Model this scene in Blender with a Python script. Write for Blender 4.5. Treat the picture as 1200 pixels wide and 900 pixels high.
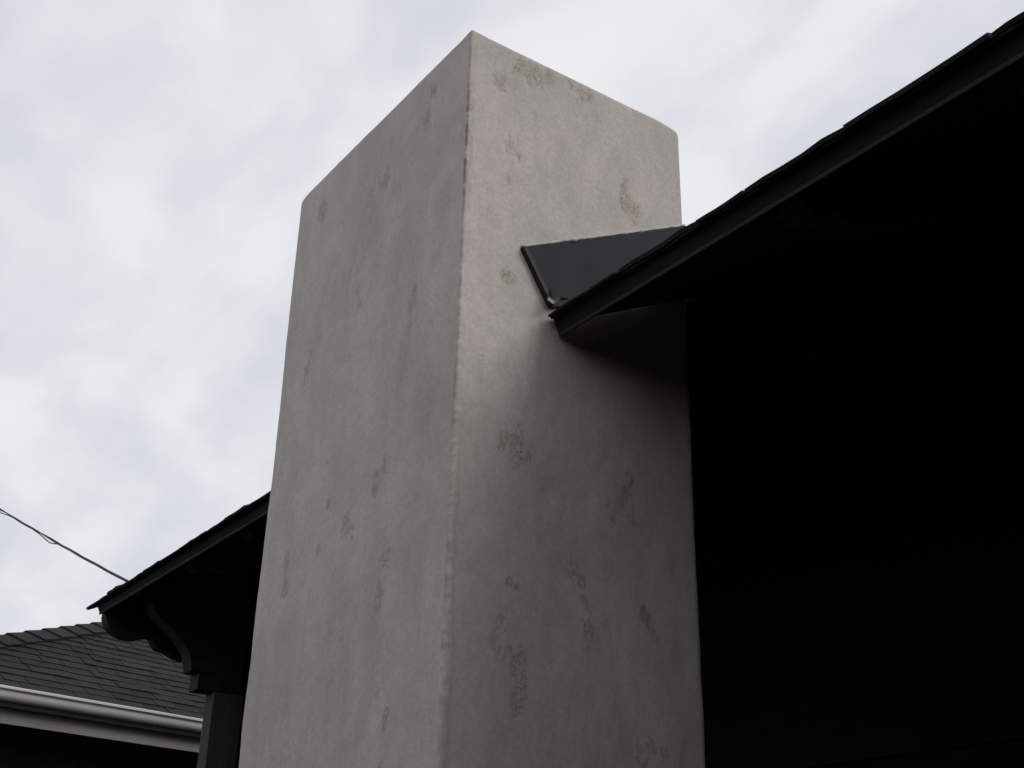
import bpy, bmesh, math, random
import numpy as np
from mathutils import Vector, Matrix

random.seed(7)
for o in list(bpy.data.objects):
    bpy.data.objects.remove(o)
scene = bpy.context.scene
COL = scene.collection
EYE = 1.6

# ------------------------------------------------------------------ camera
FPX = 1440.0                                   # focal length in photo pixels (1200 wide)
def _cam_axes(vz, vl):
    z = np.array([vz[0]-600, vz[1]-450, FPX]); z /= np.linalg.norm(z)
    nx = np.array([vl[0]-600, vl[1]-450, FPX]); nx = nx - z*(nx@z); nx /= np.linalg.norm(nx)
    X = -nx
    return np.stack([X, np.cross(z, X), z])
RW = _cam_axes((672, -2620), (-512, 1103))
cd = bpy.data.cameras.new('camera'); cam = bpy.data.objects.new('camera', cd); COL.objects.link(cam)
cd.sensor_width = 36; cd.lens = FPX/1200*36; cd.clip_start = 0.05; cd.clip_end = 3000
M = Matrix(((RW[0,0], -RW[0,1], -RW[0,2], 0), (RW[1,0], -RW[1,1], -RW[1,2], 0),
            (RW[2,0], -RW[2,1], -RW[2,2], EYE), (0, 0, 0, 1)))
cam.matrix_world = M
scene.camera = cam
def ray(px, py):
    return RW @ np.array([px-600, py-450, FPX])
def at(px, py, axis, v):                       # pixel -> point on the plane axis = v
    r = ray(px, py); t = (v - (EYE if axis == 2 else 0))/r[axis]
    return np.array([0, 0, EYE]) + r*t

# ------------------------------------------------------------------ world, sun, exposure
SUN_EL, SUN_AZ = math.radians(48), math.radians(35)     # azimuth measured from +X towards +Y
w = bpy.data.worlds.new('World'); scene.world = w; w.use_nodes = True
nt = w.node_tree; N = nt.nodes; Lk = nt.links
for n in list(N): N.remove(n)
def nd(tree, t, **kw):
    n = tree.nodes.new(t)
    for k, v in kw.items(): setattr(n, k, v)
    return n
out = nd(nt, 'ShaderNodeOutputWorld'); bg = nd(nt, 'ShaderNodeBackground'); bg.inputs['Strength'].default_value = 0.1
sky = nd(nt, 'ShaderNodeTexSky', sky_type='NISHITA', sun_disc=False)
sky.sun_elevation = SUN_EL; sky.sun_rotation = math.pi/2 - SUN_AZ
tc = nd(nt, 'ShaderNodeTexCoord')
sep = nd(nt, 'ShaderNodeSeparateXYZ'); Lk.new(tc.outputs['Generated'], sep.inputs[0])
mx = nd(nt, 'ShaderNodeMath', operation='MAXIMUM'); Lk.new(sep.outputs['Z'], mx.inputs[0]); mx.inputs[1].default_value = 0.0
ad = nd(nt, 'ShaderNodeMath', operation='ADD'); Lk.new(mx.outputs[0], ad.inputs[0]); ad.inputs[1].default_value = 0.35
cb = nd(nt, 'ShaderNodeCombineXYZ')
for i, a in enumerate('XY'):
    dv = nd(nt, 'ShaderNodeMath', operation='DIVIDE'); Lk.new(sep.outputs[a], dv.inputs[0]); Lk.new(ad.outputs[0], dv.inputs[1])
    Lk.new(dv.outputs[0], cb.inputs[i])
mp = nd(nt, 'ShaderNodeMapping'); Lk.new(cb.outputs[0], mp.inputs[0])
mp.inputs['Location'].default_value = (3.1, 1.7, 0); mp.inputs['Rotation'].default_value = (0, 0, math.radians(25)); mp.inputs['Scale'].default_value = (1.0, 1.35, 1)
n1 = nd(nt, 'ShaderNodeTexNoise'); n1.inputs['Scale'].default_value = 5.2; n1.inputs['Detail'].default_value = 7; n1.inputs['Roughness'].default_value = 0.46; n1.inputs['Distortion'].default_value = 0.25
Lk.new(mp.outputs[0], n1.inputs['Vector'])
n2 = nd(nt, 'ShaderNodeTexNoise'); n2.inputs['Scale'].default_value = 1.5; n2.inputs['Detail'].default_value = 3
Lk.new(mp.outputs[0], n2.inputs['Vector'])
av = nd(nt, 'ShaderNodeMix', data_type='FLOAT'); av.inputs[0].default_value = 0.25
Lk.new(n1.outputs['Fac'], av.inputs[2]); Lk.new(n2.outputs['Fac'], av.inputs[3])
cover = nd(nt, 'ShaderNodeValToRGB'); Lk.new(av.outputs[0], cover.inputs[0])
cover.color_ramp.interpolation = 'EASE'
cover.color_ramp.elements[0].position = 0.40; cover.color_ramp.elements[0].color = (0.78,)*3 + (1,)
cover.color_ramp.elements[1].position = 0.58; cover.color_ramp.elements[1].color = (1, 1, 1, 1)
cloud = nd(nt, 'ShaderNodeValToRGB'); Lk.new(av.outputs[0], cloud.inputs[0])
cloud.color_ramp.elements[0].position = 0.36; cloud.color_ramp.elements[0].color = (7.1, 7.3, 7.9, 1)
cloud.color_ramp.elements[1].position = 0.66; cloud.color_ramp.elements[1].color = (8.5, 8.52, 8.75, 1)
pale = nd(nt, 'ShaderNodeMix', data_type='RGBA'); pale.inputs[0].default_value = 0.72      # thin veil over the blue
Lk.new(sky.outputs[0], pale.inputs[6]); pale.inputs[7].default_value = (6.3, 6.6, 7.5, 1)
mixs = nd(nt, 'ShaderNodeMix', data_type='RGBA')
Lk.new(cover.outputs[0], mixs.inputs[0]); Lk.new(pale.outputs[2], mixs.inputs[6]); Lk.new(cloud.outputs[0], mixs.inputs[7])
Lk.new(mixs.outputs[2], bg.inputs['Color']); Lk.new(bg.outputs[0], out.inputs['Surface'])

sd = bpy.data.lights.new('sun', 'SUN'); sun = bpy.data.objects.new('sun', sd); COL.objects.link(sun)
sd.energy = 1.5; sd.angle = math.radians(40); sd.color = (1.0, 0.96, 0.91)
sdir = Vector((math.cos(SUN_EL)*math.cos(SUN_AZ), math.cos(SUN_EL)*math.sin(SUN_AZ), math.sin(SUN_EL)))
sun.rotation_euler = sdir.to_track_quat('Z', 'Y').to_euler(); sun.location = (4, 3, 9)

vs = scene.view_settings
vs.view_transform = 'Standard'; vs.look = 'None'; vs.gamma = 1.0; vs.use_curve_mapping = False; vs.exposure = 0.0

# ------------------------------------------------------------------ helpers
def link(name, me, mat=None, parent=None, smooth=False):
    o = bpy.data.objects.new(name, me); COL.objects.link(o)
    if mat and not me.materials: me.materials.append(mat)
    if parent: o.parent = parent
    if smooth:
        me.polygons.foreach_set('use_smooth', [True]*len(me.polygons))
    return o
def mesh(name, vs_, fs):
    me = bpy.data.meshes.new(name); me.from_pydata([tuple(map(float, v)) for v in vs_], [], fs); me.update()
    return me
def fixn(me):
    bm = bmesh.new(); bm.from_mesh(me); bmesh.ops.recalc_face_normals(bm, faces=bm.faces); bm.to_mesh(me); bm.free(); return me
def bevel(me, wd, seg=2):
    bm = bmesh.new(); bm.from_mesh(me); bmesh.ops.recalc_face_normals(bm, faces=bm.faces)
    bmesh.ops.bevel(bm, geom=[e for e in bm.edges], offset=wd, segments=seg, profile=0.6, affect='EDGES', clamp_overlap=True)
    bm.to_mesh(me); bm.free(); return me
BOXF = [(0,3,2,1),(4,5,6,7),(0,1,5,4),(1,2,6,5),(2,3,7,6),(3,0,4,7)]
def boxv(a, b, fr=lambda p: p):
    (x0,y0,z0),(x1,y1,z1) = a, b
    return [fr(p) for p in ((x0,y0,z0),(x1,y0,z0),(x1,y1,z0),(x0,y1,z0),(x0,y0,z1),(x1,y0,z1),(x1,y1,z1),(x0,y1,z1))]
def box(name, a, b, mat, parent, fr=lambda p: p, bw=0.004):
    me = fixn(mesh(name, boxv(a, b, fr), BOXF))
    if bw: bevel(me, bw, 2)
    return link(name, me, mat, parent)
def boxes(name, lst, mat, parent, fr=lambda p: p):
    v, f = [], []
    for a, b in lst:
        n = len(v); v += boxv(a, b, fr); f += [tuple(i+n for i in q) for q in BOXF]
    return link(name, fixn(mesh(name, v, f)), mat, parent)
def prism_x(name, prof, x0, x1, mat, parent, bw=0.004):      # (y, z) outline extruded along X
    n = len(prof)
    v = [(x0, y, z) for y, z in prof] + [(x1, y, z) for y, z in prof]
    f = [tuple(range(n)), tuple(range(2*n-1, n-1, -1))] + [(i, (i+1) % n, n+(i+1) % n, n+i) for i in range(n)]
    me = fixn(mesh(name, v, f))
    if bw: bevel(me, bw, 1)
    return link(name, me, mat, parent)
def thing(name, label, cat, loc=(0, 0, 0), group=None):
    o = bpy.data.objects.new(name, None); COL.objects.link(o); o.location = loc
    o['label'] = label; o['category'] = cat
    if group: o['group'] = group
    return o
def keep(o):                                                   # child made in world coordinates
    p = o.parent
    if p is not None and p.parent is None: o.matrix_parent_inverse = Matrix.Translation(-p.location)
    return o
def smoothpts(pts, n=5):                                       # Catmull-Rom through points
    P = [pts[0]] + list(pts) + [pts[-1]]; r = []
    for i in range(1, len(P)-2):
        a, b, c, d = (np.array(q, float) for q in P[i-1:i+3])
        for k in range(n):
            t = k/n
            r.append(tuple(0.5*((2*b)+(c-a)*t+(2*a-5*b+4*c-d)*t*t+(3*b-a-3*c+d)*t**3)))
    r.append(tuple(pts[-1])); return r

def mat(name, col, rough=0.8, spec=0.3, var=0.0, vscale=6, bump=0.0, bscale=80, objvar=0.0, col2=None, stretch=(1,1,1), metal=0.0):
    m = bpy.data.materials.new(name); m.use_nodes = True; t = m.node_tree
    b = t.nodes['Principled BSDF']; b.inputs['Roughness'].default_value = rough
    b.inputs['Specular IOR Level'].default_value = spec; b.inputs['Metallic'].default_value = metal
    co = nd(t, 'ShaderNodeTexCoord'); mpn = nd(t, 'ShaderNodeMapping'); mpn.inputs['Scale'].default_value = stretch
    t.links.new(co.outputs['Object'], mpn.inputs[0])
    no = nd(t, 'ShaderNodeTexNoise'); no.inputs['Scale'].default_value = vscale; no.inputs['Detail'].default_value = 8; no.inputs['Roughness'].default_value = 0.62
    t.links.new(mpn.outputs[0], no.inputs['Vector'])
    c2 = col2 or tuple(c*(1+var) for c in col); c1 = col if col2 else tuple(c*(1-var) for c in col)
    rp = nd(t, 'ShaderNodeValToRGB'); rp.color_ramp.elements[0].position = 0.32; rp.color_ramp.elements[1].position = 0.68
    rp.color_ramp.elements[0].color = c1 + (1,); rp.color_ramp.elements[1].color = c2 + (1,)
    t.links.new(no.outputs['Fac'], rp.inputs[0]); last = rp.outputs[0]
    if objvar:
        oi = nd(t, 'ShaderNodeObjectInfo'); mr = nd(t, 'ShaderNodeMapRange'); mr.inputs[3].default_value = 1-objvar; mr.inputs[4].default_value = 1+objvar
        t.links.new(oi.outputs['Random'], mr.inputs[0])
        mu = nd(t, 'ShaderNodeMix', data_type='RGBA', blend_type='MULTIPLY'); mu.inputs[0].default_value = 1
        t.links.new(last, mu.inputs[6]); t.links.new(mr.outputs[0], mu.inputs[7]); last = mu.outputs[2]
    t.links.new(last, b.inputs['Base Color'])
    if bump:
        nb = nd(t, 'ShaderNodeTexNoise'); nb.inputs['Scale'].default_value = bscale; nb.inputs['Detail'].default_value = 5
        t.links.new(mpn.outputs[0], nb.inputs['Vector'])
        bp = nd(t, 'ShaderNodeBump'); bp.inputs['Strength'].default_value = 1; bp.inputs['Distance'].default_value = bump
        t.links.new(nb.outputs['Fac'], bp.inputs['Height']); t.links.new(bp.outputs[0], b.inputs['Normal'])
    return m

M_FASCIA = mat('dark_brown_paint', (0.023, 0.020, 0.020), 0.8, 0.15, 0.18, 14, 0.0006, 120, stretch=(0.15, 1, 1))
M_TRIM   = mat('lighter_trim_edge', (0.047, 0.043, 0.041), 0.7, 0.2, 0.25, 20)  # strip lighter than the fascia paint
M_WOOD   = mat('dark_stained_timber', (0.024, 0.020, 0.018), 0.7, 0.2, 0.25, 12, 0.001, 60, stretch=(1, 1, 0.2))
M_TAIL   = mat('dark_stained_end_grain', (0.028, 0.021, 0.018), 0.75, 0.2, 0.3, 25, 0.001, 90)
M_DECK   = mat('dark_roof_sheathing', (0.020, 0.016, 0.014), 0.85, 0.15, 0.2, 8)
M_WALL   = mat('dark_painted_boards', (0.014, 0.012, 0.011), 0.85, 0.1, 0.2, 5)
M_SHING  = mat('charcoal_shingle', (0.026, 0.025, 0.027), 0.92, 0.12, 0.25, 60, 0.0015, 320, objvar=0.15)
M_NSHING = mat('grey_granule_shingle', (0.027, 0.0262, 0.0268), 0.92, 0.12, 0.25, 40, 0.0015, 260, objvar=0.16)
M_METAL  = mat('painted_flashing', (0.031, 0.030, 0.035), 0.75, 0.15, 0.12, 9)
M_FOLD   = mat('flashing_fold', (0.02, 0.02, 0.022), 0.6, 0.3, 0.1, 9)
M_SEAL   = mat('sealant', (0.34, 0.36, 0.36), 0.55, 0.4, 0.35, 30, 0.001, 120)
M_GUTTER = mat('white_gutter_paint', (0.56, 0.55, 0.53), 0.62, 0.3, 0.08, 4, stretch=(1, 1, 4))
M_NFASC  = mat('pale_fascia_paint', (0.25, 0.238, 0.22), 0.7, 0.3, 0.15, 3)
M_NWALL  = mat('brown_neighbour_wall', (0.05, 0.042, 0.034), 0.9, 0.2, 0.3, 18, 0.003, 60)
M_CABLE  = mat('black_cable', (0.03, 0.028, 0.035), 0.6, 0.3, 0.1, 5)
M_GROUND = mat('dark_paving', (0.042, 0.040, 0.037), 0.92, 0.2, 0.2, 3, 0.004, 40)

# ------------------------------------------------------------------ ground
g = link('ground', mesh('ground', [(-400,-400,0),(400,-400,0),(400,400,0),(-400,400,0)], [(0,1,2,3)]), M_GROUND); g['kind'] = 'structure'

# ------------------------------------------------------------------ stucco chimney
S = 1.5
CX0, CX1, CY0, CY1, CZ = -2.385*S, -1.621*S, 1.0*S, 1.5545*S, EYE+1.668*S
def vnoise(p, seed):                                    # 3-D value noise, 0..1
    p = np.asarray(p, float); i = np.floor(p).astype(np.int64); f = p-i; f = f*f*(3-2*f)
    def h(a, b, c):
        n = (a*374761393 + b*668265263 + c*2147483647 + seed*1274126177) & 0xffffffff
        n = ((n ^ (n >> 13))*1274126177) & 0xffffffff
        return ((n ^ (n >> 16)) & 0xffff)/65535.0
    r = 0
    for dx in (0, 1):
        for dy in (0, 1):
            for dz in (0, 1):
                wt = (f[:,0] if dx else 1-f[:,0])*(f[:,1] if dy else 1-f[:,1])*(f[:,2] if dz else 1-f[:,2])
                r = r + wt*h(i[:,0]+dx, i[:,1]+dy, i[:,2]+dz)
    return r
def fbm(p, seed, oc=4):
    p = np.asarray(p, float); r = 0; a = 0.5; tot = 0
    for k in range(oc):
        r = r + a*vnoise(p*2**k, seed+k*17); tot += a; a *= 0.55
    return r/tot

# rough unfilled spots of the skim coat, as (px, py, radius px) read off the photograph
FRONT_SPOTS = [(507,112,5),(503,128,5),(500,143,4),(494,125,3),(458,145,3),(453,207,6),(443,218,7),(435,230,5),(378,248,6),(362,262,4),
 (420,350,6),(484,345,5),(481,362,6),(480,382,5),(363,420,4),(359,438,6),(356,455,5),(450,543,5),(440,568,6),(487,582,3),(404,620,7),
 (412,628,5),(384,590,3),(452,655,8),(448,680,8),(443,705,5),(336,660,6),(334,690,6),(440,815,4),(452,845,6),(446,898,4),(372,645,3)]
SIDE_SPOTS = [(583,95,5),(590,98,4),(607,78,6),(618,85,7),(632,88,7),(642,90,5),(668,98,6),(678,107,6),(690,112,4),(602,165,5),
 (598,180,8),(608,186,5),(596,210,3),(732,220,5),(736,238,8),(745,252,6),(738,170,3),(594,318,6),(600,325,4),(610,512,6),(600,522,7),
 (606,530,8),(617,538,4),(590,520,5),(736,570,7),(730,590,9),(745,605,8),(720,600,7),(750,615,5),(671,665,5),(598,685,4),(605,690,3),
 (588,727,7),(580,750,6),(592,762,8),(605,775,9),(614,770,5),(610,795,6),(608,820,7),(606,835,4),(682,685,4),(685,705,4),(684,725,6),
 (690,740,7),(692,760,5),(760,735,6),(768,750,6),(755,720,4),(752,880,6),(760,888,8),(780,885,5)]
def spots(lst, ax, v):
    r = []
    for px, py, q in lst:
        c = at(px, py, ax, v); sc = np.linalg.norm(c-np.array([0,0,EYE]))/FPX
        r.append((c, q*sc*1.45))
    return r

def chimney():
    root = thing('chimney', 'tall square stucco chimney, grey hand trowelled, rising past the dark eave', 'chimney', ((CX0+CX1)/2, (CY0+CY1)/2, 0))
    # outline, counter-clockwise from the front-left corner
    cor = [((CX0,CY0),0.028),((CX1,CY0),0.007),((CX1,CY1),0.030),((CX0,CY1),0.03)]
    cent = [(CX0+0.028,CY0+0.028),(CX1-0.007,CY0+0.007),(CX1-0.030,CY1-0.030),(CX0+0.03,CY1-0.03)]
    P, NR = [], []
    step = [0.0055, 0.0055, 0.06, 0.06]
    for k in range(4):
        r = cor[k][1]; c = np.array(cent[k]); a0 = math.radians(180+90*k)
        seg = 7
        for j in range(seg+1):
            a = a0 + j/seg*math.pi/2; n = np.array([math.cos(a), math.sin(a)])
            P.append(c+n*r); NR.append(n)
        k2 = (k+1) % 4; n = np.array([math.cos(a0+math.pi/2), math.sin(a0+math.pi/2)])
        A = P[-1]; B = np.array(cent[k2])+n*cor[k2][1]; m_ = max(2, int(np.linalg.norm(B-A)/step[k]))
        for j in range(1, m_):
            P.append(A+(B-A)*j/m_); NR.append(n)
    P = np.array(P); NR = np.array(NR); np_ = len(P)
    dc = np.linalg.norm(P-np.array([CX1, CY0]), axis=1)
    df = np.minimum(np.linalg.norm(P-np.array([CX1, CY1]), axis=1), np.linalg.norm(P-np.array([CX0, CY0]), axis=1)*1.5)
    RT = 0.009+0.004*np.clip(dc/0.06, 0, 1)+0.020*np.clip(1-df/0.12, 0, 1)**1.5               # top rounding, tighter at the near corner
    zs = [0.0, 0.5, 1.0, 1.5] + list(np.arange(1.8, CZ-0.05, 0.0055))
    rows = []
    for z in zs: rows.append(np.c_[P, np.full(np_, z)])
    top0 = zs[-1]
    V, NN = [], []
    for z in zs:
        V.append(np.c_[P, np.full(np_, z)]); NN.append(np.c_[NR, np.zeros(np_)])
    for zf in (0.25, 0.5, 0.75, 1.0):
        V.append(np.c_[P, top0+(CZ-RT-top0)*zf]); NN.append(np.c_[NR, np.zeros(np_)])
    for j in range(1, 8):
        a = j/7*math.pi/2
        V.append(np.c_[P-NR*(RT*(1-math.cos(a)))[:,None], CZ-RT+RT*math.sin(a)]); NN.append(np.c_[NR*math.cos(a), np.full(np_, math.sin(a))])
    cen = np.array([(CX0+CX1)/2, (CY0+CY1)/2])
    last = V[-1][:, :2]
    V.append(np.c_[cen+(last-cen)*0.85, np.full(np_, CZ-0.004)]); NN.append(np.c_[NR*0, np.ones(np_)])
    nr = len(V); V = np.concatenate(V); NN = np.concatenate(NN)
    # hand-trowelled unevenness, real relief
    fine = V[:,2] > 1.75
    lo = (fbm(V*[2.2,2.2,1.6], 3, 3)-0.5)*0.012 + (fbm(V*[7,7,5], 9, 3)-0.5)*0.006 + (fbm(V*40, 21, 2)-0.5)*0.0012
    lo = lo*np.clip((CZ-V[:,2])/0.5, 0.3, 1)
    # spots
    patch = np.zeros(len(V))
    wob = (fbm(V*[28,28,20], 31, 4)-0.5)
    for lst, sel in ((spots(FRONT_SPOTS,1,CY0), V[:,1] < CY0+0.03), (spots(SIDE_SPOTS,0,CX1), V[:,0] > CX1-0.03)):
        idx = np.where(sel & fine)[0]; vv = V[idx]; acc = np.zeros(len(idx))
        for c, r in lst:
            d = vv-c; d[:,2] *= 0.62
            acc = np.maximum(acc, 1-np.linalg.norm(d, axis=1)/(r*1.5))
        mk = np.clip((acc + wob[idx]*3.2 + (fbm(vv*[60,60,45], 37, 2)-0.5)*1.2 - 0.05)/0.6, 0, 1)*np.clip(acc*3, 0, 1)
        patch[idx] = np.maximum(patch[idx], mk)
    # small scattered pinholes
    ph = fbm(V*[55,55,45], 77, 2); patch = np.maximum(patch, np.clip((ph-0.86)/0.05, 0, 1)*0.6*fine)
    pit = patch*np.clip((fbm(V*75, 41, 2)-0.40)/0.22, 0, 1)
    # corner bead: proud ridge with a rusty line; a wider smear of plaster on the side face
    ex = np.hypot(V[:,0]-CX1, V[:,1]-CY0)
    zv = np.c_[np.zeros(len(V)), np.zeros(len(V)), V[:,2]]
    ragged = fbm(zv*[1,1,14]+[5,2,0], 51, 4); seg_ = fbm(zv*[1,1,5]+[9,4,0], 61, 3)
    wid = 0.006+0.036*fbm(zv*[1,1,4]+[1,7,0], 71, 3)
    side = V[:,0] > CX1-0.004
    band = np.clip((wid-(V[:,1]-CY0))/0.007, 0, 1)*side*fine*np.clip((3.45-V[:,2])/0.5, 0.12, 1)*(V[:,2] < CZ-0.05)
    ridge = np.exp(-(ex/0.010)**2)*(0.4+ragged)*np.clip((CZ-0.04-V[:,2])/0.1, 0, 1)
    upper = np.clip((V[:,2]-(CZ-0.70))/0.25, 0, 1)
    line = np.exp(-((CX1-0.0045-V[:,0])/0.0042)**2)*(V[:,1] < CY0+0.02)*fine*(V[:,2] < CZ-0.05)
    chip = np.clip((fbm(V*[60,60,42], 91, 3)-0.34)/0.24, 0, 1)
    rust = line*chip*np.maximum(np.clip((seg_-0.38+0.10*upper)/0.12, 0, 1)*(0.35+0.5*upper), 0.28)
    V = V + NN*(lo - 0.0007*pit + 0.0016*patch*0 + (0.0028+0.0016*(fbm(V*[30,30,150], 83, 2)-0.5))*band + (0.0050*ridge*(fbm(V*[50,50,80], 87, 3)-0.42))*fine)[:,None]*np.where(fine,1,0.0)[:,None]
    F = []
    for r in range(nr-1):
        a = r*np_
        for j in range(np_):
            j2 = (j+1) % np_
            F.append((a+j, a+j2, a+np_+j2, a+np_+j))
    F.append(tuple((nr-1)*np_+j for j in range(np_)))
    me = bpy.data.meshes.new('shaft'); me.from_pydata(V.tolist(), [], F); me.update()
    for nm, arr in (('patch', patch), ('pit', pit), ('rust', rust), ('band', band)):
        at_ = me.attributes.new(nm, 'FLOAT', 'POINT'); at_.data.foreach_set('value', arr.astype(np.float32))
    # stucco material
    m = bpy.data.materials.new('grey_stucco'); m.use_nodes = True; t = m.node_tree; b = t.nodes['Principled BSDF']
    b.inputs['Roughness'].default_value = 0.9; b.inputs['Specular IOR Level'].default_value = 0.2
    co = nd(t, 'ShaderNodeTexCoord')
    def noise(scale, detail, rough, st=(1,1,1), rot=(0,0,0), dist=0.0):
        q = nd(t, 'ShaderNodeMapping'); q.inputs['Scale'].default_value = st; q.inputs['Rotation'].default_value = rot; t.links.new(co.outputs['Object'], q.inputs[0])
        n = nd(t, 'ShaderNodeTexNoise'); n.inputs['Scale'].default_value = scale; n.inputs['Detail'].default_value = detail; n.inputs['Roughness'].default_value = rough; n.inputs['Distortion'].default_value = dist
        t.links.new(q.outputs[0], n.inputs['Vector']); return n.outputs['Fac']
    def ramp(fac, c0, c1, p0, p1):
        r = nd(t, 'ShaderNodeValToRGB'); r.color_ramp.elements[0].position = p0; r.color_ramp.elements[1].position = p1
        r.color_ramp.elements[0].color = tuple(c0)+(1,); r.color_ramp.elements[1].color = tuple(c1)+(1,); t.links.new(fac, r.inputs[0]); return r.outputs[0]
    def mix(fac, a, c, bt='MIX', k=None):
        x = nd(t, 'ShaderNodeMix', data_type='RGBA', blend_type=bt)
        if hasattr(fac, 'links'): t.links.new(fac, x.inputs[0])
        else: x.inputs[0].default_value = fac
        for s_, i in ((a, 6), (c, 7)):
            if hasattr(s_, 'links'): t.links.new(s_, x.inputs[i])
            else: x.inputs[i].default_value = tuple(s_)+(1,)
        return x.outputs[2]
    def attr(nm):
        a = nd(t, 'ShaderNodeAttribute', attribute_name=nm); return a.outputs['Fac']
    def mul(a, k):
        x = nd(t, 'ShaderNodeMath', operation='MULTIPLY'); t.links.new(a, x.inputs[0])
        if hasattr(k, 'links'): t.links.new(k, x.inputs[1])
        else: x.inputs[1].default_value = k
        return x.outputs[0]
    base = ramp(noise(2.3, 6, 0.6, (1, 1, 0.8), dist=0.8), (0.488, 0.450, 0.414), (0.585, 0.530, 0.494), 0.34, 0.66)
    base = mix(0.75, base, ramp(noise(5.5, 7, 0.62, (1, 1, 0.55), (0.35, 0.3, 0), 1.2), (0.86, 0.86, 0.855), (1.07, 1.065, 1.06), 0.32, 0.66), 'MULTIPLY')
    base = mix(0.32, base, ramp(noise(9, 6, 0.7, (2.2, 2.2, 0.35), (0.2, -0.15, 0), 0.5), (0.88, 0.87, 0.86), (1.05, 1.05, 1.05), 0.3, 0.62), 'MULTIPLY')
    base = mix(0.55, base, ramp(noise(70, 5, 0.75), (0.84, 0.84, 0.84), (1.13, 1.13, 1.13), 0.35, 0.65), 'MULTIPLY')
    base = mix(mul(attr('band'), 0.14), base, (0.62, 0.59, 0.56))
    def math_(op, a, c, cl=False):
        x = nd(t, 'ShaderNodeMath', operation=op, use_clamp=cl)
        for s_, i in ((a, 0), (c, 1)):
            if hasattr(s_, 'links'): t.links.new(s_, x.inputs[i])
            else: x.inputs[i].default_value = s_
        return x.outputs[0]
    edge_shade = math_('ABSOLUTE', math_('SUBTRACT', noise(58, 3, 0.6, (1, 1, 0.8), dist=1.4), 0.5), 0)  # thin dark contours painted as the shadow along pit edges
    edge_shade = math_('SUBTRACT', 1.0, math_('DIVIDE', edge_shade, 0.040), True)
    grit = math_('MULTIPLY', math_('SUBTRACT', noise(95, 3, 0.7), 0.50), 7.0, True)
    shade_grit = math_('MULTIPLY', attr('patch'), math_('MAXIMUM', edge_shade, math_('MULTIPLY', grit, 0.30)))
    base = mix(mul(attr('patch'), 0.36), base, (0.45, 0.395, 0.335))
    base = mix(mul(shade_grit, 0.22), base, (0.19, 0.15, 0.125))  # pit-edge shade and grit specks, both put into the colour
    base = mix(attr('rust'), base, (0.235, 0.150, 0.100))
    t.links.new(base, b.inputs['Base Color'])
    fine_n = noise(130, 6, 0.7); mid_n = noise(14, 5, 0.6, (1, 1, 0.5))
    hh = nd(t, 'ShaderNodeMath', operation='ADD'); t.links.new(mul(fine_n, 0.34), hh.inputs[0]); t.links.new(mul(mid_n, 0.8), hh.inputs[1])
    pn = mul(shade_grit, -0.40)
    h2 = nd(t, 'ShaderNodeMath', operation='ADD'); t.links.new(hh.outputs[0], h2.inputs[0]); t.links.new(pn, h2.inputs[1])
    bp = nd(t, 'ShaderNodeBump'); bp.inputs['Strength'].default_value = 1; bp.inputs['Distance'].default_value = 0.003
    t.links.new(h2.outputs[0], bp.inputs['Height']); t.links.new(bp.outputs[0], b.inputs['Normal'])
    keep(link('shaft', me, m, root, smooth=True))
    return root
ch = chimney()

# ------------------------------------------------------------------ own house: roof slope frame
TA = math.atan2(0.4957, 1.0); CA, SA = math.cos(TA), math.sin(TA)
OY, OZ = 1.2195*S, EYE+1.0527*S                                # fascia foot
def rf(p):                                                      # (x, along slope, off slope) -> world
    x, v, q = p
    return (x, OY+v*CA-q*SA, OZ+v*SA+q*CA)
RX0, RX1, RL = -6.37, 3.6, 4.1
CUTA, CUTB, CUTV = CX0-0.012, CX1+0.012, (CY1+0.012-OY)/CA+0.05
house = thing('house', 'dark brown timber house with shingled eave overhanging on carved rafter tails', 'house', (-1.3, 5, 0))
roof = boxes('roof', [((RX0,0.0325,0.032),(CUTA,CUTV,0.055)), ((CUTB,0.0325,0.032),(RX1,CUTV,0.055)), ((RX0,CUTV,0.032),(RX1,RL,0.055))], M_DECK, house, rf); keep(roof)
RY, RZ = OY+RL*CA, OZ+RL*SA
def rb(p):                                                      # back slope
    x, v, q = p
    return (x, RY+v*CA+q*SA, RZ-v*SA+q*CA)
keep(boxes('back_slope', [((RX0,0.03,0.032),(RX1,RL,0.080))], M_SHING, house, rb))
shf = keep(boxes('shingle_field', [((RX0-0.05,0.42,0.056),(CUTA,CUTV,0.077)), ((CUTB,0.42,0.056),(RX1,CUTV,0.077)), ((RX0-0.05,CUTV,0.056),(RX1,RL+0.02,0.077))], M_SHING, house, rf))
for a, b in ((RX0, CUTA), (CUTB, RX1)):
    a = a if a < CUTA else CX1+0.001
    fo = keep(box('fascia', (a,0.0,0.0), (b,0.030,0.054), M_FASCIA, house, rf, 0.003))
    keep(box('edge_trim', (a+0.004,-0.005,-0.006), (b-0.002,0.010,0.0035), M_TRIM, fo, rf, 0.0015))
shf['kind'] = 'stuff'
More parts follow.
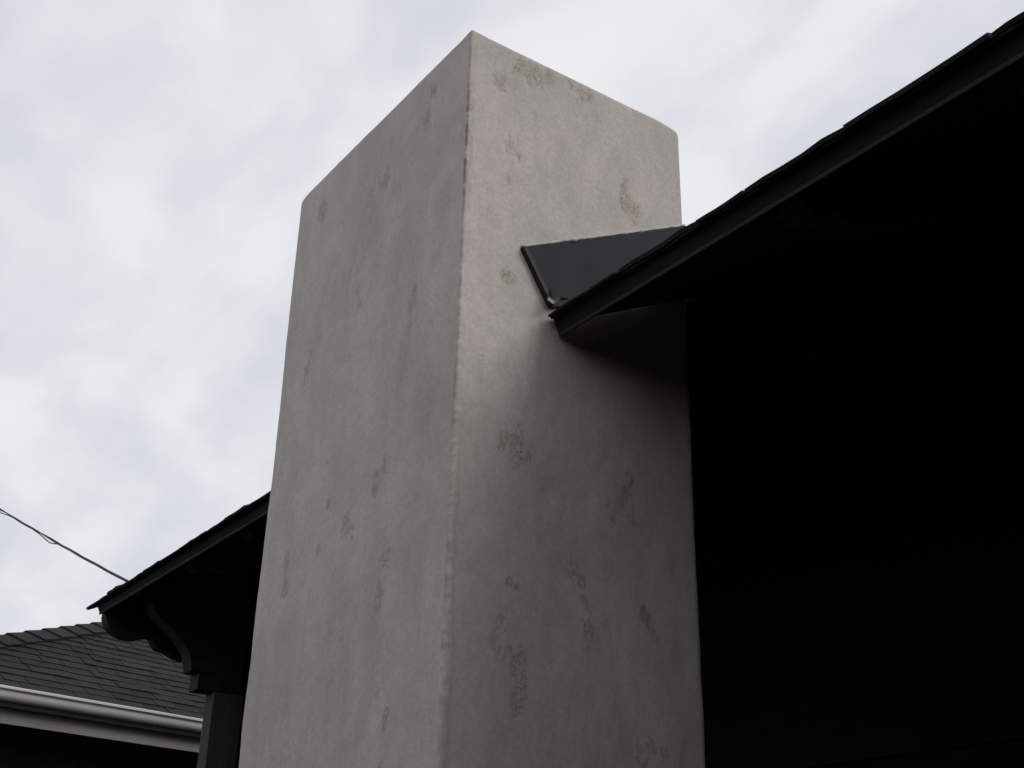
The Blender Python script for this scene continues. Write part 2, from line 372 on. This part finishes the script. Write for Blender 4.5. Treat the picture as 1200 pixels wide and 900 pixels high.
# eave shingles, each its own piece
def shingle_mesh(nm, wd, ln, th, seed):
    rnd = random.Random(seed); n = 5; v = []; 
    for j in range(n+1):
        x = wd*j/n; e = rnd.uniform(-0.003, 0.003); lift = rnd.uniform(-0.0015, 0.002)
        v += [(x, e, lift), (x, e, th+lift), (x, ln, 0.0), (x, ln, th*0.5)]
    f = []
    for j in range(n):
        a = 4*j; c = a+4
        f += [(a,c,c+1,a+1), (a+1,c+1,c+3,a+3), (a+3,c+3,c+2,a+2), (a+2,c+2,c,a)]
    f += [(0,1,3,2), (4*n,4*n+2,4*n+3,4*n+1)]
    return fixn(mesh(nm, v, f))
ES = [shingle_mesh('eave_shingle', 1.0, 0.30, 0.008, 100+i) for i in range(6)]
for me in ES: me.materials.append(M_SHING)
def slope_matrix(x, v, q, sx, tilt, yaw=0.0, sz=1.0):
    o = Vector(rf((x, v, q)))
    R = Matrix(((1,0,0),(0,CA,-SA),(0,SA,CA))).to_4x4()
    return Matrix.Translation(o) @ R @ Matrix.Rotation(yaw,4,'Z') @ Matrix.Rotation(tilt,4,'X') @ Matrix.Diagonal((sx,1,sz,1))
rr = random.Random(5)
def put_shingle(x, v, q, wd, tilt, yaw=0.0, sz=1.0):
    o = bpy.data.objects.new('shingle', ES[rr.randrange(6)]); COL.objects.link(o); o.parent = roof
    o.matrix_basis = slope_matrix(x, v, q, wd, tilt, yaw, sz)
for course in range(3):
    for a, b in ((RX0-0.11 if course == 0 else RX0-0.06, CUTA), (CUTB, RX1)):
        x = a + (0 if a < CUTA else 0.0)
        first = True
        while x < b-0.02:
            wd = rr.choice((0.16, 0.2, 0.24, 0.3, 0.36)); wd = min(wd, b-x)
            if b-x-wd < 0.06: wd = b-x
            ov = -0.020 - rr.uniform(0, 0.010)
            put_shingle(x, ov+course*0.14, 0.0530+(0.004 if course else 0), wd-0.004, -0.022 if course else -0.002, rr.uniform(-0.006, 0.006), rr.choice((0.8, 1.0, 1.3, 1.6)))
            if course == 0: put_shingle(x, -0.016, 0.0548-0.009, wd, 0.0, 0, 0.85)
            x += wd
# rafters with carved tails
def carved(v0, depth):                                          # outline in (v, q) from the tail, then mapped
    pts = [(v0, 0.030), (v0, -0.02), (v0+0.03, -0.055), (v0+0.075, -0.062), (v0+0.10, -0.050), (v0+0.125, -0.075), (v0+0.17, -depth), (RL-0.05, -depth), (RL-0.05, 0.030)]
    return pts
xr = -5.30
while xr < RX1:
    if not (CX0-0.10 < xr < CX1+0.45):
        pr = [rf((0, v, q))[1:] for v, q in carved(0.034, 0.10)]
        keep(prism_x('rafter', pr, xr, xr+0.075, M_WOOD, house, 0.003))
    xr += 0.61
# end rafter with a scrolled tail (silhouette against the neighbour's roof)
XE = -6.30
low = [at(px, py, 0, XE)[1:] for px, py in ((124,722),(127,733),(133,740),(143,746),(157,749),(169,747),(178,747),(181,753),(186,760),(196,763),(203,768),(214,773))]
low = [tuple(q) for q in low]
lowS = smoothpts(low, 3)
topb = rf((0, 1.2, 0.030))[1:]; topa = (lowS[0][0]+0.002, OZ + (lowS[0][0]-OY)*SA/CA + 0.028/CA)
prof = lowS + [(lowS[-1][0]+0.02, lowS[-1][1]+0.002), (topb[0], topb[1]-0.22), topb, topa]
keep(prism_x('end_rafter', prof, XE-0.075, XE, M_WOOD, house, 0.0))
# carved corbel on the corner post
XC = -5.95
cp = [tuple(at(px, py, 0, XC)[1:]) for px, py in ((178,700),(184,719),(201,736),(217,756),(223,770),(224,786))]
cpS = smoothpts(cp, 4)
b1 = tuple(at(233,790,0,XC)[1:]); b2 = tuple(at(233,808,0,XC)[1:]); b3 = tuple(at(250,811,0,XC)[1:])
py0 = b3[0]
ztop = OZ+(cpS[0][0]-OY)*SA/CA + 0.02
zback = OZ+(py0+0.14-OY)*SA/CA + 0.02
cor_prof = [(cpS[0][0]-0.01, ztop)] + cpS + [(py0+0.14, cpS[-1][1]), (py0+0.14, zback)]
corb = keep(prism_x('corbel', cor_prof, XC-0.11, XC, M_TAIL, house, 0.003))
keep(box('bolster_block', (XC-0.112, b1[0], b2[1]), (XC+0.002, py0+0.15, cpS[-1][1]-0.002), M_TAIL, corb, bw=0.004))
keep(box('corner_post', (XC-0.10, py0, 0), (XC+0.01, py0+0.16, b2[1]-0.002), mat('weathered_post_timber', (0.075, 0.071, 0.068), 0.8, 0.2, 0.3, 14, 0.0015, 60, stretch=(1,1,0.12)), house, bw=0.006))
# beam under the rafters, walls of the deep porch, ceiling stays open to the rafters
PB = 4.0
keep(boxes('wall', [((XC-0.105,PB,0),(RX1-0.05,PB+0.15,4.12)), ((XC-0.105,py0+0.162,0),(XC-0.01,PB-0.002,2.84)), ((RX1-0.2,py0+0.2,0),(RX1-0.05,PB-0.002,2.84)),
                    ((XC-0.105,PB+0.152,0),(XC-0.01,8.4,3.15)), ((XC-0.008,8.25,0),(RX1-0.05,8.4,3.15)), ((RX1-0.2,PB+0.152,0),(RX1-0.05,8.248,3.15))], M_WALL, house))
# gable infill above the side walls
for x0, x1 in ((XC-0.105, XC-0.01), (RX1-0.2, RX1-0.05)):
    gz = lambda y: OZ+(y-OY)*SA/CA+0.015 if y < RY else RZ-(y-RY)*SA/CA+0.015
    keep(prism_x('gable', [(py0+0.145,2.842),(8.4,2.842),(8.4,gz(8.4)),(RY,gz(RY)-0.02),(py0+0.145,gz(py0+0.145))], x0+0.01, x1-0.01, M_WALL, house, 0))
keep(box('frieze_board', (XC, PB-0.03, 3.24), (RX1-0.21, PB-0.002, 3.40), M_WALL, house, bw=0.004))
keep(box('door_header', (-5.6, PB-0.03, 2.34), (RX1-0.21, PB-0.002, 2.45), M_WALL, house, bw=0.004))

# added unseen blocks, right of and behind the camera, that cut low sky light
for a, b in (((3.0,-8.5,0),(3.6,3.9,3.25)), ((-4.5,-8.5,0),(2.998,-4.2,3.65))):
    keep(box('light_block_wall', a, b, M_WALL, house, bw=0.02))
keep(prism_x('light_block_roof', [(-9.0,3.66),(-3.8,3.66),(-3.8,3.74),(-6.4,4.75),(-9.0,3.74)], -5.0, 2.7, M_SHING, house, 0))
# ------------------------------------------------------------------ flashing on the chimney side
fx = CX1+0.006
fa = at(612,290,0,fx)[1:]; fb = at(803,265,0,fx)[1:]; fc = at(646,360,0,fx)[1:]
fd = (fb[0], OZ+(fb[0]-OY)*SA/CA+0.05)
prof = [tuple(fa), tuple(fc), fd, tuple(fb)]
fl = keep(prism_x('flashing', prof, fx-0.012, fx+0.002, M_METAL, ch, 0.0))
dn = np.array(fc)-np.array(fa); dn /= np.linalg.norm(dn); sv = np.array([CA, SA])
e0 = np.array(fa)-sv*0.004; e1 = np.array(fc)-sv*0.004-dn*0.004
keep(prism_x('folded_edge', [tuple(e0), tuple(e1), tuple(e1+sv*0.016), tuple(e0+sv*0.016)], fx-0.011, fx+0.009, M_FOLD, fl, 0.002))
def tube(name, pts, rad, m, parent, nseg=7):
    v, f = [], []
    P = [np.array(p, float) for p in pts]
    for i, p in enumerate(P):
        d = P[min(i+1, len(P)-1)]-P[max(i-1, 0)]; d /= np.linalg.norm(d)
        s_ = np.cross(d, [0, 0, 1.0]); s_ /= np.linalg.norm(s_); u = np.cross(s_, d)
        r = rad[i] if hasattr(rad, '__len__') else rad
        for k in range(nseg):
            a = 2*math.pi*k/nseg; v.append(p+(s_*math.cos(a)+u*math.sin(a))*r)
    for i in range(len(P)-1):
        for k in range(nseg):
            k2 = (k+1) % nseg; f.append((i*nseg+k, i*nseg+k2, (i+1)*nseg+k2, (i+1)*nseg+k))
    f.append(tuple(range(nseg))); f.append(tuple((len(P)-1)*nseg+k for k in range(nseg)))
    return link(name, fixn(mesh(name, v, f)), m, parent, smooth=True)
rs = random.Random(3); pts, rad = [], []
nb = 70
for i in range(nb+1):
    t = i/nb; q = np.array(fa)*(1-t)+np.array(fb)*t
    pts.append((fx-0.002+rs.uniform(-0.001,0.001), q[0], q[1]+0.003+rs.uniform(-0.0012,0.0012)))
    r = 0.0042+rs.uniform(-0.0012, 0.0014)
    for c, s_ in ((0.02,0.003),(0.28,0.0055),(0.30,0.004),(0.60,0.002),(0.70,0.0035),(0.82,0.002)):
        r += s_*math.exp(-((t-c)/0.012)**2)
    rad.append(r)
keep(tube('sealant_bead', pts, rad, M_SEAL, fl))
# crumpled metal corner where the flashing meets the eave
k0 = at(645,347,0,fx+0.010)+np.array([0.004,-0.010,-0.002])
cv = [(0,0,0),(0.006,0.012,-0.012),(0.014,0.004,-0.026),(0.012,-0.012,-0.020),(0.010,-0.004,0.014),(0.016,0.022,-0.004),(0.017,0.050,0.006),(0.011,0.048,0.002)]
cvv = [(k0[0]+a*1.3, k0[1]+b*1.3, k0[2]+c*1.3) for a, b, c in cv]
cvv += [(x+0.0015, y, z-0.002) for x, y, z in cvv]
tri = [(0,3,4),(0,1,3),(1,2,3),(0,4,1),(1,5,2),(1,5,7)]
ff = tri + [(c+8, b+8, a+8) for a, b, c in tri]
keep(link('bent_corner', mesh('bent_corner', cvv, ff), mat('bare_metal', (0.13,0.125,0.125), 0.5, 0.5, 0.2, 60), fl))

# ------------------------------------------------------------------ neighbour's house
NT = 8.5; PT = math.radians(31)
GD = np.array([-0.20515, 0.97873, 0]); IN = np.array([-0.97873, -0.20515, 0])
r0 = ray(0, 802); P0 = r0*NT/np.hypot(r0[0], r0[1]) + [0, 0, EYE]
tp = math.tan(PT); cpn, spn = math.cos(PT), math.sin(PT)
nh = thing('neighbour_house', 'low house behind with grey shingled hip roof and pale gutter', 'house', (float(P0[0]-3), float(P0[1]+2), 0))
def nf(p):                                                      # (along gutter, inward, up from gutter lip)
    u, d, z = p; q = P0+GD*u+IN*d; return (q[0], q[1], q[2]+z)
ROOF0 = (0.05, 0.0)                                             # roof plane leaves (d, z) here
def hit(px, py):
    r = ray(px, py); Nn = np.array([0, 0, 1.0])-tp*IN
    o = np.array([0, 0, EYE]); b0 = P0+IN*ROOF0[0]
    p = o + r*(((b0-o)@Nn)/(r@Nn)); return (p-P0)@GD, (p-P0)@IN
ha, hb = hit(0, 748), hit(122, 732)
hs = (hb[0]-ha[0])/(hb[1]-ha[1])                                # along per inward metre
uc = ha[0]-hs*(ha[1]-ROOF0[0])                                  # corner of the eaves
DR = 3.2; UR = 9.0
def hu(d): return uc+hs*(d-ROOF0[0])
def rz(d): return (d-ROOF0[0])*tp
nroof_v = [nf((uc,ROOF0[0],-0.02)), nf((UR,ROOF0[0],-0.02)), nf((UR,DR,rz(DR)-0.02)), nf((hu(DR),DR,rz(DR)-0.02)),
           nf((uc,2*DR,-0.02)), nf((UR,2*DR,-0.02))]
nroof = link('roof', fixn(mesh('roof', nroof_v+[ (x,y,z-0.10) for x,y,z in nroof_v],
        [(0,1,2,3),(0,3,4),(3,2,5,4),(6,9,8,7),(6,10,9),(9,10,11,8),(0,6,7,1),(1,7,8,2),(2,8,11,5),(4,5,11,10),(0,4,10,6)])), M_NSHING, nh); keep(nroof)
# shingles in courses
NS = [shingle_mesh('neighbour_shingle', 1.0, 0.22, 0.007, 300+i) for i in range(5)]
for me in NS: me.materials.append(M_NSHING)
EX = 0.118; GV, IV = Vector(GD), Vector(IN)
SV = IV*cpn+Vector((0,0,1))*spn; WV = -IV*spn+Vector((0,0,1))*cpn
# u axis must run so that (u, slope, normal) is right-handed
UV = SV.cross(WV)
rq = random.Random(11); sgn = 1 if UV.dot(GV) > 0 else -1
def place_n(u, sl, wd, q, tilt, mesh_, sc=1.0, sy=1.0):
    d = ROOF0[0]+sl*cpn; base = Vector(nf((u, d, rz(d)))) + WV*q
    R = Matrix((UV, SV, WV)).transposed().to_4x4()
    o = bpy.data.objects.new('shingle', mesh_); COL.objects.link(o); o.parent = nroof
    o.matrix_basis = Matrix.Translation(base) @ R @ Matrix.Rotation(tilt,4,'X') @ Matrix.Diagonal((wd,sy,sc,1))
for k in range(19):
    sl = -0.02+k*EX; d = ROOF0[0]+max(sl,0)*cpn
    lo_, hi_ = hu(d+0.11), 2.25
    u = lo_ - rq.uniform(0, 0.2)
    while u < hi_:
        wd = rq.choice((0.17, 0.21, 0.26, 0.33)); a = max(u, lo_); b = u+wd
        if b-a > 0.03:
            place_n(a if sgn > 0 else b, sl, (b-a)-0.005, 0.007, -0.034, NS[rq.randrange(5)], rq.choice((1.2, 1.4, 1.7)), 0.62 if a-lo_ < 0.28 else 1.0)
        u = b
# hip caps
h0 = Vector(nf((uc, ROOF0[0], 0))); h1 = Vector(nf((hu(DR), DR, rz(DR))))
hd = (h1-h0).normalized(); hl = (h1-h0).length
# side slope inward direction: level, along IN; normal from hip and IN
nA = WV; nB = hd.cross(IV).normalized(); nB = nB if nB.z > 0 else -nB
sA = nA.cross(hd).normalized(); sA = sA if sA.z < 0 else -sA      # down the facing slope
sB = nB.cross(hd).normalized(); sB = sB if sB.z < 0 else -sB; sB = (sB+Vector((0, 0, -1.3))).normalized()
CW = 0.16; CL = 0.30; CE = 0.235; CT = 0.014
def cap_mesh():
    v = []
    for ln, up in ((0, 0.014), (CL, -0.002)):
        for th in (0.0, CT):
            for sdir_, nrm, wd in ((sA, nA, CW), (sA, nA, CW*0.25), (None, None, 0), (sB, nB, CW*0.12), (sB, nB, CW*0.3)):
                if sdir_ is None: p = hd*ln + (nA+nB).normalized()*(up+th+0.006)
                else: p = hd*ln + sdir_*wd + nrm*(up+th+0.010)
                v.append(p)
    f = []
    for j in range(4):
        f += [(j, j+1, j+6, j+5), (10+j, 15+j, 16+j, 11+j), (j, 10+j, 11+j, j+1), (5+j, 6+j, 16+j, 15+j)]
    f += [(0, 5, 15, 10), (4, 14, 19, 9)]
    return fixn(mesh('cap', v, f))
cm = cap_mesh(); cm.materials.append(M_NSHING)
k = 0.0
while k < hl-0.2:
    o = bpy.data.objects.new('hip_cap', cm); COL.objects.link(o); o.parent = nroof
    o.matrix_basis = Matrix.Translation(h0+hd*k)
    k += CE
# gutter, fascia, soffit, wall
def extr(name, prof, u0, u1, m, parent, smooth=False, closed=True):
    n = len(prof); v = [nf((u0, d, z)) for d, z in prof]+[nf((u1, d, z)) for d, z in prof]
    f = [(i, (i+1) % n, n+(i+1) % n, n+i) for i in range(n if closed else n-1)]
    if closed: f += [tuple(range(n)), tuple(range(2*n-1, n-1, -1))]
    o = link(name, fixn(mesh(name, v, f)), m, parent)
    if smooth:
        o.data.polygons.foreach_set('use_smooth', [len(p.vertices) == 4 for p in o.data.polygons])
        o.data.set_sharp_from_angle(angle=math.radians(38))
    return o
GH = 0.104
front = [(0.000,0.0),(-0.004,-0.004),(-0.004,-0.017),(0.004,-0.021),(0.012,-0.030),(0.012,-0.038)] + \
        [(0.012+0.045*(1-math.cos(a))*0.9, -0.038-0.050*math.sin(a)) for a in [math.radians(x) for x in (15,30,45,60,75)]] + [(0.058,-0.090),(0.058,-GH+0.004),(0.062,-GH)]
inner = [(0.098,-GH),(0.098,-0.002),(0.095,-0.002),(0.095,-GH+0.006),(0.066,-GH+0.006),(0.018,-0.034),(0.004,-0.012),(0.004,0.0)]
keep(extr('gutter', front+inner, uc-0.05, UR, M_GUTTER, nh, True))
keep(extr('fascia', [(0.1,-0.03),(0.1,-0.215),(0.122,-0.215),(0.122,-0.03)], uc+0.05, UR, M_NFASC, nh))
keep(extr('soffit', [(0.1225,-0.185),(0.1225,-0.200),(0.62,-0.200),(0.62,-0.185)], uc+0.15, UR, M_NWALL, nh))
def nb_box(name, a, b, m):
    keep(boxes(name, [(a, b)], m, nh, nf))
zg = -float(P0[2])
nb_box('wall', (uc+0.6, 0.6, zg), (UR-0.3, 2*DR-0.6, -0.186), M_NWALL)

# ------------------------------------------------------------------ overhead service cable
XW = XC-0.11
def run(px):                                                    # straight in plan, hanging in a shallow sag
    py = 597+0.598*px-0.00022*px*px; k = px/292
    return at(px, py, 0, 1/((1-k)/-11.5 + k/XW))
E_ = run(292)
cab = thing('service_cable', 'thin dark twisted overhead cable against the cloudy sky', 'cable', tuple(float(x) for x in E_))
cen = [run(px) for px in np.linspace(-190, 292, 700)]
sl = np.concatenate([[0], np.cumsum([np.linalg.norm(cen[i+1]-cen[i]) for i in range(len(cen)-1)])])
def along(px): return float(np.interp(px, np.linspace(-190, 292, 700), sl))
gaps = ((2, along(58), 0.028, 0.22), (1, along(2), 0.02, 0.2), (2, along(-60), 0.03, 0.4))
for s_ in range(3):
    pp = []
    for i, c in enumerate(cen):
        ph = sl[i]*2*math.pi/1.9 + s_*2.1
        off = np.array([0.2*math.sin(ph), math.cos(ph), math.sin(ph)])*0.0055
        for w_, pos, am, wd in gaps:
            if w_ == s_: off = off + np.array([0, 0.2, -1.0])*am*math.exp(-((sl[i]-pos)/wd)**2)
        pp.append(c+off)
    keep(tube('strand', pp, 0.0048 if s_ else 0.0055, M_CABLE, cab, 5))
